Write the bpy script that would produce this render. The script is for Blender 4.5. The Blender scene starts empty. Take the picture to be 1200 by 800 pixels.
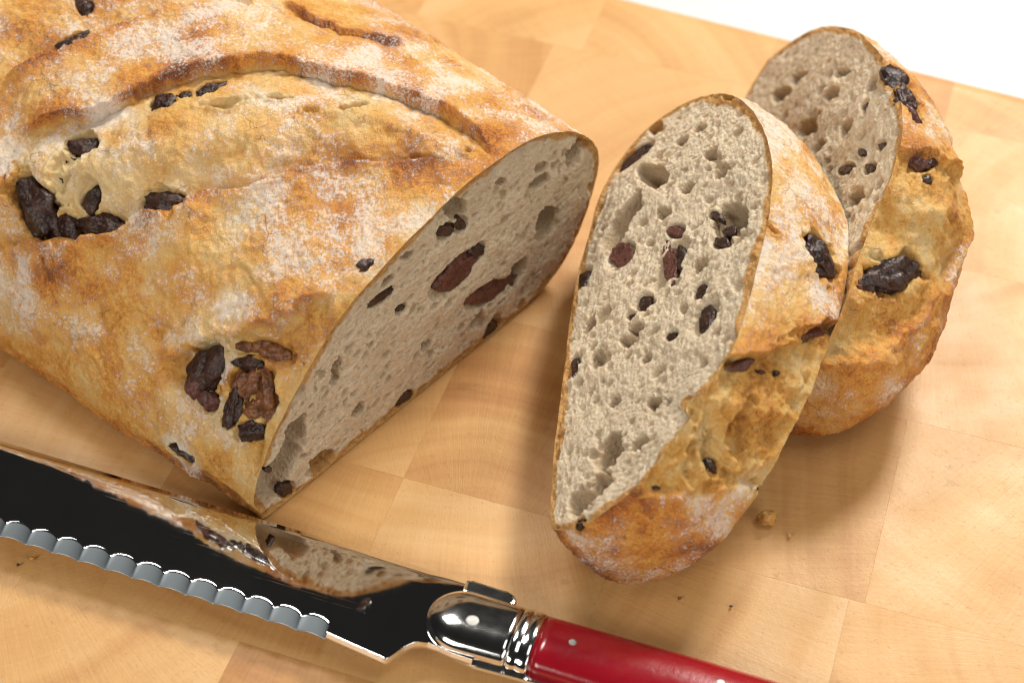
# Sliced chocolate bread on an end-grain board, with a bread knife.
import bpy, bmesh, random
from mathutils import Vector
#<BASE>
import numpy as np
from math import sin, cos, radians, pi, sqrt, atan2
CM = 0.01
def vec(*a): return np.array(a, float)
def spline_closed(pts, n):
    """closed Catmull-Rom through pts, resampled to n points of equal arc length"""
    P = np.asarray(pts, float); m = len(P); out = []
    for i in range(m):
        p0, p1, p2, p3 = P[i-1], P[i], P[(i+1) % m], P[(i+2) % m]
        for t in np.linspace(0, 1, 40, endpoint=False):
            out.append(.5*((2*p1)+(p2-p0)*t+(2*p0-5*p1+4*p2-p3)*t*t+(3*p1-p0-3*p2+p3)*t**3))
    Q = np.array(out + [out[0]])
    d = np.r_[0, np.cumsum(np.linalg.norm(np.diff(Q, axis=0), axis=1))]
    s = np.linspace(0, d[-1], n, endpoint=False)
    return np.c_[np.interp(s, d, Q[:, 0]), np.interp(s, d, Q[:, 1])]
def smooth(a, b, x):
    t = np.clip((x-a)/(b-a), 0, 1); return t*t*(3-2*t)

# ---- the cut loaf: frame (P0, along the cut U, back along the axis) and its section in cm
LP0 = vec(-5.31, -5.143, 0)*CM
LU = vec(.6708, .7417, 0); LB = vec(-.7417, .6708, 0)
LOAF_SEC = [(0, .03), (-.28, .35), (-.38, .95), (.05, 1.95), (.68, 2.76), (1.65, 3.70), (2.59, 4.36), (3.89, 4.88), (5.2, 5.2), (6.81, 5.47),
            (8.2, 5.42), (9.3, 5.06), (10.2, 4.5), (10.8, 3.8), (11.02, 3.1), (10.9, 2.4), (10.6, 1.6), (10.1, .84), (9.3, .25), (8.2, .04), (5.5, .03), (2.5, .03)]
def loaf_pt(s, sec):
    """s (cm from the cut, array) x section points (cm) -> world points (len(s), len(sec), 3)"""
    s = np.asarray(s, float)[:, None]; w = sec[None, :, 0]; h = sec[None, :, 1]
    t = np.clip((s-15)/9., 0, 1); k = np.sqrt(np.clip(1-t**2.4, 0, 1))*.999+.001
    ww = w - (.125*s*np.exp(-s/40))*np.clip(1-w/9., 0, 1)
    hh = h*(1+.012*np.minimum(s, 14))
    cw = 4.8
    ww = cw+(ww-cw)*k; hh = hh*(.25+.75*k)*np.where(k < .05, .98, 1)
    return LP0 + (ww[..., None]*LU + s[..., None]*LB + hh[..., None]*vec(0, 0, 1))*CM

# ---- the leaning slice
SA = vec(.7976, -6.4163, 1.8284)*CM
S1 = vec(.10986, .99395, 0); S2 = vec(.72693, -.08034, .68200); SN = vec(-.67787, .07492, .73135)
ST = 2.5
SLICE_SEC = [(-.2, .02), (1.4, -.1), (2.83, -.11), (4.85, -.1), (6.72, -.05), (7.99, .18), (9.23, .38), (10.22, .94), (10.85, 1.84), (10.98, 2.9), (10.58, 3.95),
             (9.76, 4.72), (8.36, 5.35), (6.77, 5.6), (5.24, 5.51), (3.91, 5.2), (2.45, 4.8), (1.4, 4.19), (.52, 3.48), (-.06, 2.86), (-.42, 2.23), (-.74, 1.14), (-.62, .4)]
SLICE_BACK = [(-.1, .03), (1.4, .0), (2.83, .0), (4.85, .0), (6.72, .0), (8.1, .15), (9.4, .38), (10.4, .94), (11.1, 1.84), (11.35, 2.9), (11.0, 3.95),
              (10.1, 4.75), (8.7, 5.4), (6.9, 5.85), (5.3, 5.72), (3.91, 5.3), (2.45, 4.7), (1.4, 4.05), (.62, 3.5), (.1, 2.95), (-.35, 2.4), (-.62, 1.3), (-.5, .4)]
def slice_pt(t, f, b):
    t = np.asarray(t, float)[:, None]
    q = f[None]*(1-t[..., None])+b[None]*t[..., None]
    c = np.array([5.2, 2.7]); q = c+(q-c)*(1+.045*np.sin(pi*t)[..., None])
    return SA + (q[..., :1]*S1 + q[..., 1:]*S2 - (t*ST)[..., None]*SN)*CM

# ---- the heel
HB = vec(5.2, -.4, 0)*CM
H1 = vec(.10986, .99395, 0); HR = vec(.99395, -.10986, 0); HT = radians(30)
H2 = cos(HT)*vec(0, 0, 1)+sin(HT)*HR; HN = -cos(HT)*HR+sin(HT)*vec(0, 0, 1)
HEEL_SEC = [(-2.0, .12), (0, .12), (2.5, .12), (5, .12), (7.4, .12), (8.9, .3), (9.5, .9), (9.65, 1.7), (9.0, 3.3), (7.6, 4.7), (6, 5.6), (4, 6.3), (2.3, 6.5),
            (1, 6.12), (.2, 5.45), (-.7, 4.85), (-1.7, 4.3), (-2.5, 3.6), (-2.8, 2.6), (-2.75, 1.5), (-2.4, .6)]
HC0 = np.array([3.3, 3.0]); HEND = vec(3.12, -.75, -1.15)   # the tip: along HR, H1, up from the face centre (cm)
def heel_pt(t, f):
    t = np.asarray(t, float)[:, None]
    q = (f-HC0)[None]
    g = smooth(-3., 3., q[..., 0]+.6*q[..., 1])                    # the upper far side falls away faster, the lower front is fuller
    k = np.power(np.clip(1-t**2.3, 0, 1), .32+.42*g)[..., None]
    c = HB+(HC0[0]*H1+HC0[1]*H2)*CM
    P = c + (k*(q[..., :1]*H1+q[..., 1:]*H2) + (t*HEND[0])[..., None]*HR+(t*HEND[1])[..., None]*H1+(t*HEND[2])[..., None]*vec(0, 0, 1))*CM
    z = P[..., 2]; P[..., 2] = np.where(z < .004, .0004+.0036*np.exp(np.minimum((z-.004)/.0036, 0)), z)
    return P
#</BASE>

# =====================================================================  camera, world, lamps, exposure
sc = bpy.context.scene
PITCH = radians(48); DIST = .411
cam = bpy.data.cameras.new('camera'); cam_o = bpy.data.objects.new('camera', cam); sc.collection.objects.link(cam_o); sc.camera = cam_o
cam_o.location = (0, -DIST*cos(PITCH), DIST*sin(PITCH)); cam_o.rotation_euler = (pi/2-PITCH, 0, 0)
cam.lens = 60; cam.sensor_width = 36; cam.clip_start = .01; cam.clip_end = 20
cam.dof.use_dof = True; cam.dof.focus_distance = .374; cam.dof.aperture_fstop = 13
world = bpy.data.worlds.new('World'); sc.world = world; world.use_nodes = True
world.node_tree.nodes['Background'].inputs[0].default_value = (1, .97, .93, 1); world.node_tree.nodes['Background'].inputs[1].default_value = .014
def softbox(name, az, el, dist, size, watts, col, aim=(0, 0, .02)):
    """az: degrees clockwise from straight away from the camera"""
    l = bpy.data.lights.new(name, 'AREA'); l.shape = 'RECTANGLE'; l.size, l.size_y = size; l.energy = watts; l.color = col
    o = bpy.data.objects.new(name, l); sc.collection.objects.link(o)
    d = Vector((sin(radians(az))*cos(radians(el)), cos(radians(az))*cos(radians(el)), sin(radians(el))))
    o.location = Vector(aim)+d*dist; o.rotation_euler = d.to_track_quat('Z', 'Y').to_euler()
    return o
softbox('key_softbox', 36, 43, .72, (.15, .13), 5.3, (1, .95, .87))
softbox('second_key_softbox', -22, 55, .75, (.20, .17), 2.4, (1, .96, .89))
softbox('overhead_softbox', 105, 68, .80, (.40, .34), 1.5, (1, .97, .91))
softbox('fill_softbox', -138, 29, .95, (.42, .30), 3.6, (1, .95, .88))
softbox('front_softbox', 140, 24, 1.0, (.70, .40), 3.4, (1, .94, .86))
sc.view_settings.view_transform = 'Standard'; sc.view_settings.look = 'None'; sc.view_settings.exposure = .06; sc.view_settings.gamma = 1
sc.view_settings.use_curve_mapping = False
try:
    sc.cycles.use_denoising = True; sc.cycles.filter_width = 1.05; sc.cycles.max_bounces = 8
except Exception: pass

# =====================================================================  helpers
col = sc.collection
def hash3(i, j, k, seed):
    h = (i*374761393 + j*668265263 + k*2147483647 + seed*1274126177) & 0xffffffff
    h = ((h ^ (h >> 13))*1274126177) & 0xffffffff
    return h ^ (h >> 16)
GR = np.array([(1,1,0),(-1,1,0),(1,-1,0),(-1,-1,0),(1,0,1),(-1,0,1),(1,0,-1),(-1,0,-1),(0,1,1),(0,-1,1),(0,1,-1),(0,-1,-1)], float)
def perlin(P, seed=0):
    I = np.floor(P).astype(np.int64); F = P-I; W = F*F*F*(F*(F*6-15)+10); out = 0
    for a in (0, 1):
        for b in (0, 1):
            for c in (0, 1):
                g = GR[hash3(I[..., 0]+a, I[..., 1]+b, I[..., 2]+c, seed) % 12]
                d = g[..., 0]*(F[..., 0]-a)+g[..., 1]*(F[..., 1]-b)+g[..., 2]*(F[..., 2]-c)
                out = out+d*(W[..., 0] if a else 1-W[..., 0])*(W[..., 1] if b else 1-W[..., 1])*(W[..., 2] if c else 1-W[..., 2])
    return out
def fbm(P, size, octv=3, seed=0, gain=.5):
    """noise of about -1..1; size in metres"""
    s = 0; a = 1
    for o in range(octv):
        s = s+a*perlin(P*(2.03**o/size)+seed*7.31, seed+o); a *= gain
    return s*1.3
def mesh_obj(name, V, F, mat, parent=None, attrs=None, shade=True, base=None):
    me = bpy.data.meshes.new(name)
    V = np.asarray(V, float).reshape(-1, 3)
    if base is not None: V = V-np.asarray(base)
    F = np.asarray(F)
    if F.ndim == 2:
        n, k = F.shape
        me.vertices.add(len(V)); me.vertices.foreach_set('co', V.ravel())
        me.loops.add(n*k); me.loops.foreach_set('vertex_index', F.ravel().astype(np.int32))
        me.polygons.add(n); me.polygons.foreach_set('loop_start', np.arange(0, n*k, k, dtype=np.int32))
        me.update(calc_edges=True); me.validate()
    else:
        me.from_pydata(V.tolist(), [], [list(f) for f in F]); me.update()
    if attrs:
        for an, av in attrs.items():
            a = me.attributes.new(an, 'FLOAT', 'POINT'); a.data.foreach_set('value', np.asarray(av, np.float32).ravel())
    if shade: me.polygons.foreach_set('use_smooth', [True]*len(me.polygons))
    me.materials.append(mat)
    o = bpy.data.objects.new(name, me); col.objects.link(o)
    if parent: o.parent = parent
    return o
def bm_obj(name, bm, mat, parent=None, shade=False):
    me = bpy.data.meshes.new(name); bm.normal_update(); bm.to_mesh(me); bm.free()
    if shade: me.polygons.foreach_set('use_smooth', [True]*len(me.polygons))
    me.materials.append(mat); o = bpy.data.objects.new(name, me); col.objects.link(o)
    if parent: o.parent = parent
    return o
def thing(name, label, cat, loc, group=None):
    o = bpy.data.objects.new(name, None); o.empty_display_size = .01; col.objects.link(o); o.location = tuple(loc)
    o['label'] = label; o['category'] = cat
    if group: o['group'] = group
    return o
def grid_faces(m, n, wrap=True):
    I = np.arange(m*n).reshape(m, n); a, b = I[:-1], I[1:]
    if wrap: a2, b2 = np.roll(a, -1, 1), np.roll(b, -1, 1)
    else: a, a2, b, b2 = a[:, :-1], a[:, 1:], b[:, :-1], b[:, 1:]
    return np.stack([a.ravel(), a2.ravel(), b2.ravel(), b.ravel()], 1)
def grid_normals(G, wrap=True):
    du = np.gradient(G, axis=0)
    dv = (np.roll(G, -1, 1)-np.roll(G, 1, 1)) if wrap else np.gradient(G, axis=1)
    n = np.cross(dv, du); n /= np.linalg.norm(n, axis=-1, keepdims=True)+1e-12
    return n
def polysd(X, Y, pts):
    """distance, signed (positive to the left of the line's course), and position 0..1 along it"""
    pts = np.asarray(pts, float); best = np.full(X.shape, 1e9); sg = np.zeros(X.shape); pos = np.zeros(X.shape)
    L = np.r_[0, np.cumsum(np.linalg.norm(np.diff(pts, axis=0), axis=1))]
    for i in range(len(pts)-1):
        a, b = pts[i], pts[i+1]; d = b-a; l2 = d@d
        t = ((X-a[0])*d[0]+(Y-a[1])*d[1])/l2; tc = np.clip(t, 0, 1)
        dist = np.hypot(X-a[0]-tc*d[0], Y-a[1]-tc*d[1]); cr = d[0]*(Y-a[1])-d[1]*(X-a[0])
        m = dist < best-1e-9
        best = np.where(m, dist, best); sg = np.where(m, np.sign(cr), sg); pos = np.where(m, (L[i]+np.clip(t, -.3 if i == 0 else 0, 1.3 if i == len(pts)-2 else 1)*(L[i+1]-L[i]))/L[-1], pos)
    return best, sg, pos

# =====================================================================  materials
def new_mat(name):
    m = bpy.data.materials.new(name); m.use_nodes = True; nt = m.node_tree; return m, nt, nt.nodes['Principled BSDF']
class NT:
    def __init__(s, nt): s.nt = nt
    def n(s, t, **kw):
        x = s.nt.nodes.new(t)
        for k, v in kw.items(): setattr(x, k, v)
        return x
    def l(s, a, b): s.nt.links.new(a, b)
    def put(s, sock, v):
        if isinstance(v, bpy.types.NodeSocket): s.l(v, sock)
        elif isinstance(v, (tuple, list)) and len(v) == 3 and sock.type == 'RGBA': sock.default_value = (*v, 1)
        else: sock.default_value = v
    def math(s, op, a, b=0., c=0., clamp=False):
        x = s.n('ShaderNodeMath', operation=op, use_clamp=clamp); s.put(x.inputs[0], a); s.put(x.inputs[1], b); s.put(x.inputs[2], c); return x.outputs[0]
    def mix(s, f, a, b):
        x = s.n('ShaderNodeMix', data_type='RGBA'); s.put(x.inputs[0], f); s.put(x.inputs[6], a); s.put(x.inputs[7], b); return x.outputs[2]
    def noise(s, vecs, scale, detail=3., rough=.55, dist=0.):
        x = s.n('ShaderNodeTexNoise'); s.put(x.inputs['Vector'], vecs); x.inputs['Scale'].default_value = scale; x.inputs['Detail'].default_value = detail
        x.inputs['Roughness'].default_value = rough; x.inputs['Distortion'].default_value = dist; return x.outputs[0]
    def vor(s, vecs, scale, feature='F1'):
        x = s.n('ShaderNodeTexVoronoi', feature=feature); s.put(x.inputs['Vector'], vecs); x.inputs['Scale'].default_value = scale; return x.outputs['Distance']
    def step(s, a, b, x):
        m = s.n('ShaderNodeMapRange', interpolation_type='SMOOTHSTEP'); s.put(m.inputs[0], x); m.inputs[1].default_value = a; m.inputs[2].default_value = b; return m.outputs[0]
    def ramp(s, f, stops):
        x = s.n('ShaderNodeValToRGB'); s.put(x.inputs[0], f); e = x.color_ramp.elements
        while len(e) < len(stops): e.new(.5)
        for i, (p, c) in enumerate(stops): e[i].position = p; e[i].color = (*c, 1)
        return x.outputs[0]
    def attr(s, name, kind='GEOMETRY'): return s.n('ShaderNodeAttribute', attribute_name=name, attribute_type=kind).outputs['Fac']
    def obj(s): return s.n('ShaderNodeTexCoord').outputs['Object']
    def bump(s, h, dist, strength=1., normal=None):
        b = s.n('ShaderNodeBump'); s.put(b.inputs['Height'], h); b.inputs['Distance'].default_value = dist; b.inputs['Strength'].default_value = strength
        if normal is not None: s.l(normal, b.inputs['Normal'])
        return b.outputs[0]

def make_crust():
    m, nt, p = new_mat('bread_crust'); N = NT(nt); v = N.obj()
    score, toast, flour = N.attr('score'), N.attr('toast'), N.attr('flour')
    n1 = N.noise(v, 95, 5, .6); n2 = N.noise(v, 420, 5, .7); n3 = N.noise(v, 1500, 4, .75); n4 = N.noise(v, 700, 3, .6, .8); vb = N.vor(v, 800)
    wv = N.n('ShaderNodeVectorMath', operation='ADD'); N.l(v, wv.inputs[0])
    sc3 = N.n('ShaderNodeVectorMath', operation='SCALE'); nz = N.n('ShaderNodeTexNoise'); N.l(v, nz.inputs['Vector']); nz.inputs['Scale'].default_value = 300; N.l(nz.outputs['Color'], sc3.inputs[0]); sc3.inputs['Scale'].default_value = .004; N.l(sc3.outputs[0], wv.inputs[1])
    crack = N.math('MULTIPLY', N.step(.035, .0, N.vor(wv.outputs[0], 150, 'DISTANCE_TO_EDGE')), N.step(.56, .68, N.noise(v, 70, 2, .5)))
    t = N.math('ADD', N.math('MULTIPLY_ADD', n1, 1.4, -.46), N.math('MULTIPLY', toast, .42))
    t = N.math('ADD', t, N.math('MULTIPLY_ADD', n2, 1.0, -.50))
    t = N.math('ADD', t, N.math('MULTIPLY_ADD', n3, 1.6, -.80))
    base = N.ramp(t, [(.0, (.84, .56, .22)), (.28, (.82, .425, .09)), (.56, (.70, .275, .045)), (.80, (.43, .13, .022)), (1., (.18, .05, .012))])
    tt = N.math('ADD', N.math('MULTIPLY_ADD', n1, 1.2, -.40), N.math('MULTIPLY_ADD', n2, 1.1, -.55)); tt = N.math('ADD', tt, N.math('MULTIPLY_ADD', n3, 1.1, -.55))
    cream = N.ramp(N.math('ADD', tt, N.math('MULTIPLY', toast, .55)), [(.0, (.84, .62, .31)), (.25, (.82, .51, .165)), (.52, (.75, .375, .075)), (.80, (.48, .19, .04)), (1., (.24, .085, .02))])
    c = N.mix(score, base, cream)
    fl = N.math('ADD', flour, N.math('MULTIPLY_ADD', n2, 1.6, -.8)); fl = N.math('ADD', fl, N.math('MULTIPLY_ADD', n3, 3.6, -1.8))
    fl = N.math('MULTIPLY', N.step(.30, 1.0, fl), .84)
    c = N.mix(fl, c, (.92, .815, .705))
    sp = N.step(.58, .68, n4)                                        # blisters and scorched specks
    c = N.mix(N.math('MULTIPLY', sp, N.math('MULTIPLY_ADD', toast, .3, .20)), c, (.22, .07, .018))
    c = N.mix(N.math('MULTIPLY', crack, .35), c, (.26, .09, .022))
    N.put(p.inputs['Base Color'], c)
    N.put(p.inputs['Roughness'], N.math('ADD', N.math('MULTIPLY_ADD', fl, .4, .34), N.math('MULTIPLY_ADD', n2, .3, -.15)))
    p.inputs['Specular IOR Level'].default_value = .5
    p.inputs['Subsurface Weight'].default_value = .25; p.inputs['Subsurface Radius'].default_value = (.0020, .0009, .0004); p.inputs['Subsurface Scale'].default_value = 1.
    h = N.math('ADD', N.math('MULTIPLY', n2, .5), N.math('MULTIPLY', n3, .9)); h = N.math('ADD', h, N.math('MULTIPLY', N.noise(v, 3800, 2, .6), .4)); h = N.math('ADD', h, N.math('MULTIPLY', vb, -.4))
    h = N.math('ADD', h, N.math('MULTIPLY', crack, -.5))
    N.l(N.bump(h, .0009, 1.), p.inputs['Normal'])
    return m
def make_crumb():
    m, nt, p = new_mat('bread_crumb'); N = NT(nt); v = N.obj()
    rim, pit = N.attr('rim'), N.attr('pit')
    n1 = N.noise(v, 160, 4, .6); n2 = N.noise(v, 800, 5, .75); n3 = N.noise(v, 2200, 3, .75)
    c = N.ramp(N.math('ADD', N.math('MULTIPLY', n1, .4), N.math('MULTIPLY', n2, .6)), [(.28, (.50, .375, .24)), (.42, (.62, .49, .335)), (.56, (.70, .575, .415)), (.72, (.77, .66, .505))])
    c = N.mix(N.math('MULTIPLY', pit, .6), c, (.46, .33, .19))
    r = N.math('ADD', rim, N.math('MULTIPLY_ADD', n2, .6, -.3))
    c = N.mix(N.step(.35, .8, r), c, N.ramp(n2, [(.3, (.64, .38, .13)), (.7, (.42, .18, .045))]))
    c = N.mix(N.math('MULTIPLY', N.step(.64, .72, N.noise(v, 560, 2, .5)), .35), c, (.22, .12, .06))
    N.put(p.inputs['Base Color'], c)
    N.put(p.inputs['Roughness'], N.math('MULTIPLY_ADD', pit, -.30, .60)); p.inputs['Specular IOR Level'].default_value = .4
    p.inputs['Subsurface Weight'].default_value = .45; p.inputs['Subsurface Radius'].default_value = (.0028, .0018, .0011); p.inputs['Subsurface Scale'].default_value = 1.
    h = N.math('ADD', N.math('MULTIPLY', n2, 1.0), N.math('MULTIPLY', n3, .7)); h = N.math('ADD', h, N.math('MULTIPLY', N.vor(v, 1200), .7))
    N.l(N.bump(h, .0005, 1.), p.inputs['Normal'])
    return m
def make_choc(name, dark, light, rough):
    m, nt, p = new_mat(name); N = NT(nt); v = N.obj()
    n1 = N.noise(v, 300, 4, .65); n2 = N.noise(v, 1100, 3, .6)
    N.put(p.inputs['Base Color'], N.ramp(N.math('ADD', N.math('MULTIPLY', n1, .6), N.math('MULTIPLY', n2, .4)), [(.38, dark), (.66, light)]))
    N.put(p.inputs['Roughness'], N.math('MULTIPLY_ADD', n1, .3, rough-.15)); p.inputs['Specular IOR Level'].default_value = .45
    N.l(N.bump(N.math('ADD', n1, N.math('MULTIPLY', n2, .35)), 0.0010, .9), p.inputs['Normal'])
    return m
M_CRUST, M_CRUMB = make_crust(), make_crumb()
M_CHOC = {'d': make_choc('chocolate_dark', (.013, .006, .0045), (.07, .03, .021), .26), 'b': make_choc('chocolate_melted', (.07, .022, .009), (.32, .13, .05), .2),
          'p': make_choc('chocolate_cut', (.06, .02, .016), (.17, .062, .046), .36)}
def make_wood():
    m, nt, p = new_mat('end_grain_wood'); N = NT(nt); v = N.obj()
    tone, rx, ry, rs = N.attr('tone', 'OBJECT'), N.attr('ring_x', 'OBJECT'), N.attr('ring_y', 'OBJECT'), N.attr('seed', 'OBJECT')
    sx = N.n('ShaderNodeSeparateXYZ'); N.l(v, sx.inputs[0])
    cx = N.n('ShaderNodeCombineXYZ'); N.l(sx.outputs[0], cx.inputs[0]); N.l(sx.outputs[1], cx.inputs[1]); N.l(rs, cx.inputs[2])
    q = cx.outputs[0]
    wob = N.math('MULTIPLY_ADD', N.noise(q, 22, 3, .5), .012, -.006)
    dx, dy = N.math('SUBTRACT', sx.outputs[0], rx), N.math('SUBTRACT', sx.outputs[1], ry)
    rad = N.math('ADD', N.math('SQRT', N.math('ADD', N.math('MULTIPLY', dx, dx), N.math('MULTIPLY', dy, dy))), wob)
    ang = N.math('ARCTAN2', dy, dx)
    cr = N.n('ShaderNodeCombineXYZ'); N.l(rad, cr.inputs[0]); N.l(rs, cr.inputs[1])
    rings = N.noise(cr.outputs[0], 160, 4, .6); broad = N.noise(cr.outputs[0], 42, 2, .5)
    ca = N.n('ShaderNodeCombineXYZ'); N.l(N.math('MULTIPLY', ang, .16), ca.inputs[0]); N.l(N.math('MULTIPLY', rad, .06), ca.inputs[1]); N.l(rs, ca.inputs[2])
    rays = N.noise(ca.outputs[0], 900, 3, .6)
    blot = N.noise(q, 30, 4, .55)
    t = N.math('ADD', N.math('MULTIPLY', rings, .46), N.math('MULTIPLY', broad, .46)); t = N.math('ADD', t, N.math('MULTIPLY', blot, .42)); t = N.math('ADD', t, N.math('MULTIPLY_ADD', rays, .2, -.1))
    t = N.math('ADD', t, N.math('MULTIPLY_ADD', tone, .30, -.35))
    c = N.ramp(t, [(.20, (.65, .41, .19)), (.42, (.585, .33, .122)), (.60, (.48, .235, .076)), (.85, (.31, .125, .035))])
    pores = N.step(.62, .74, N.noise(q, 900, 2, .5)); c = N.mix(N.math('MULTIPLY', pores, .14), c, (.24, .10, .03))
    spots = N.step(.69, .745, N.noise(q, 170, 3, .5)); c = N.mix(N.math('MULTIPLY', spots, .18), c, (.17, .07, .024))
    N.put(p.inputs['Base Color'], c)
    N.put(p.inputs['Roughness'], N.math('MULTIPLY_ADD', N.noise(q, 60, 4, .6), .25, .34)); p.inputs['Specular IOR Level'].default_value = .4
    h = N.math('ADD', N.math('MULTIPLY', N.noise(q, 1100, 3, .6), .6), N.math('MULTIPLY', rays, .4)); h = N.math('ADD', h, N.math('MULTIPLY', pores, -.2))
    N.l(N.bump(h, .00022, .55), p.inputs['Normal'])
    return m
M_WOOD = make_wood()
def simple(name, c, rough, metal=0., coat=0., bump=None, spec=.5, var=None):
    m, nt, p = new_mat(name); N = NT(nt); v = N.obj()
    if var: N.put(p.inputs['Base Color'], N.ramp(N.noise(v, var[0], 4, .6), [(.3, c), (.7, var[1])]))
    else: p.inputs['Base Color'].default_value = (*c, 1)
    p.inputs['Metallic'].default_value = metal; p.inputs['Coat Weight'].default_value = coat; p.inputs['Coat Roughness'].default_value = .06; p.inputs['Specular IOR Level'].default_value = spec
    N.put(p.inputs['Roughness'], N.math('MULTIPLY_ADD', N.noise(v, 300, 4, .6), rough*.8, rough*.6))
    if bump: N.l(N.bump(N.noise(v, bump[0], 3, .6), bump[1], .5), p.inputs['Normal'])
    return m
M_TABLE = simple('white_table_top', (.64, .64, .64), .5, var=(12, (.62, .62, .62)))
M_GLUE = simple('board_glue_line', (.30, .14, .05), .7, bump=(900, .0003))
M_STEEL = simple('polished_steel', (.88, .88, .86), .11, 1., var=(500, (.78, .78, .76)))
def make_blade():
    m, nt, p = new_mat('mirror_blade_steel'); N = NT(nt); v = N.obj(); g = N.attr('ground')
    mp = N.n('ShaderNodeMapping'); N.l(v, mp.inputs[0]); mp.inputs['Rotation'].default_value = (0, 0, 0); mp.inputs['Scale'].default_value = (.012, 1, 1)
    st = N.noise(mp.outputs[0], 2600, 3, .6)
    N.put(p.inputs['Base Color'], N.mix(g, (.86, .86, .85), (.30, .34, .37))); p.inputs['Metallic'].default_value = 1.
    N.put(p.inputs['Roughness'], N.math('ADD', N.math('MULTIPLY', g, .44), N.math('MULTIPLY_ADD', N.noise(v, 45, 5, .65), .06, .01)))
    N.l(N.bump(N.math('MULTIPLY', N.step(.6, .8, st), 1.), 0.000006, .35), p.inputs['Normal'])
    return m
M_BLADE = make_blade()
M_RED = simple('red_handle', (.33, .006, .014), .20, 0., .35, var=(40, (.25, .004, .012)), bump=(700, .00006))
M_RIVET = simple('rivet_metal', (.36, .355, .34), .5, 1., bump=(2500, .0002))
# =====================================================================  table and board
tb = bmesh.new(); bmesh.ops.create_grid(tb, x_segments=8, y_segments=8, size=1.2)
for v_ in tb.verts: v_.co.z = -.0352
table = bm_obj('table_top', tb, M_TABLE); table['kind'] = 'structure'; table['label'] = 'plain white table top beyond the board'
GA = radians(-18.6); g1 = vec(cos(GA), sin(GA)); g2 = vec(-sin(GA), cos(GA))
board = thing('cutting_board', 'end-grain wooden cutting board of honey coloured blocks under the bread', 'cutting board', (0, 0, -.035))
THICK = .035
def clip_poly(poly, a, b, c):                                         # keep a*x+b*y <= c
    out = []
    for i in range(len(poly)):
        p, q = poly[i], poly[(i+1) % len(poly)]; dp, dq = a*p[0]+b*p[1]-c, a*q[0]+b*q[1]-c
        if dp <= 0: out.append(p)
        if dp*dq < 0: t = dp/(dp-dq); out.append((p[0]+(q[0]-p[0])*t, p[1]+(q[1]-p[1])*t))
    return out
rows = [-20.5, -15.3, -9.75, -4.67, .62, 5.9, 11.19, 16.4]
joints = [[-23, -17.2, -12.4, -7.1, -1.9, 3.2, 8.4, 13.6, 18.5, 23], [-23, -18, -13, -7.8, -2.7, 2.4, 7.4, 12.4, 17.6, 23], [-23, -16.1, -11.1, -6.04, -.99, 4.06, 9.12, 14.2, 19, 23],
          [-23, -16.4, -11.2, -6.1, -1.0, 4.2, 9.45, 14.6, 19.4, 23], [-23, -18.4, -13.4, -8.2, -3.1, 2.1, 7.3, 12.3, 17.4, 23], [-23, -17.7, -12.6, -7.5, -2.5, 2.8, 7.9, 13, 18, 23], [-23, -16.9, -11.8, -6.7, -1.68, 3.5, 8.6, 13.7, 18.7, 23]]
tones = {(2, 5): .15, (2, 6): .3, (2, 7): .1, (3, 4): .75, (3, 5): .55, (3, 6): .35, (2, 4): .2, (2, 3): .62, (1, 3): .35, (1, 4): .7, (6, 4): .35, (6, 5): .62, (5, 4): .3, (5, 5): .25, (5, 3): .7, (6, 3): .2, (4, 6): .2, (3, 7): .2, (4, 5): .4}
rr = random.Random(4)
for i in range(len(rows)-1):
    for j in range(len(joints[i])-1):
        gap = .0006
        poly = [(joints[i][j]+gap, rows[i]+gap), (joints[i][j+1]-gap, rows[i]+gap), (joints[i][j+1]-gap, rows[i+1]-gap), (joints[i][j]+gap, rows[i+1]-gap)]
        if i == len(rows)-2 or i == len(rows)-3: poly = clip_poly(poly, .067, 1, 14.14)
        if len(poly) < 3: continue
        P = [(g1*x+g2*y)*CM for x, y in poly]; cx = sum(P)/len(P)
        bm = bmesh.new(); vs = [bm.verts.new((p[0]-cx[0], p[1]-cx[1], 0)) for p in P]; fc = bm.faces.new(vs)
        ex = bmesh.ops.extrude_face_region(bm, geom=[fc])
        dz = rr.uniform(-.00002, 0.)
        for v_ in bm.verts: v_.co.z = -THICK+.0005
        for e_ in ex['geom']:
            if isinstance(e_, bmesh.types.BMVert): e_.co.z = dz
        bmesh.ops.recalc_face_normals(bm, faces=bm.faces)
        last = i >= len(rows)-3
        top = [e_ for e_ in bm.edges if all(v_.co.z > -.001 for v_ in e_.verts)]
        def outer(e_):
            m_ = (e_.verts[0].co+e_.verts[1].co)/2; x_, y_ = (m_.x+cx[0])/CM, (m_.y+cx[1])/CM; a_, b_ = g1@vec(x_, y_), g2@vec(x_, y_); return b_+.067*a_ > 14.05
        oe = [e_ for e_ in top if outer(e_)]; ie = [e_ for e_ in top if not outer(e_)]
        if oe: bmesh.ops.bevel(bm, geom=oe, offset=.006, segments=6, profile=.5, affect='EDGES', clamp_overlap=True)
        else: bmesh.ops.bevel(bm, geom=ie, offset=.00002, segments=1, affect='EDGES')
        o = bm_obj('wood_block', bm, M_WOOD, board); o.location = (cx[0], cx[1], THICK)
        o['tone'] = tones.get((i, j), rr.uniform(.15, .65)); a_ = rr.uniform(0, 2*pi); d_ = rr.uniform(.03, .11)
        o['ring_x'] = d_*cos(a_); o['ring_y'] = d_*sin(a_); o['seed'] = rr.uniform(0, 3)
pl = [(g1*x+g2*y)*CM for x, y in clip_poly([(-22.9, -20.4), (22.9, -20.4), (22.9, 16.3), (-22.9, 16.3)], .067, 1, 13.9)]
bm = bmesh.new(); fc = bm.faces.new([bm.verts.new((p[0], p[1], THICK-.0012)) for p in pl])
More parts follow.
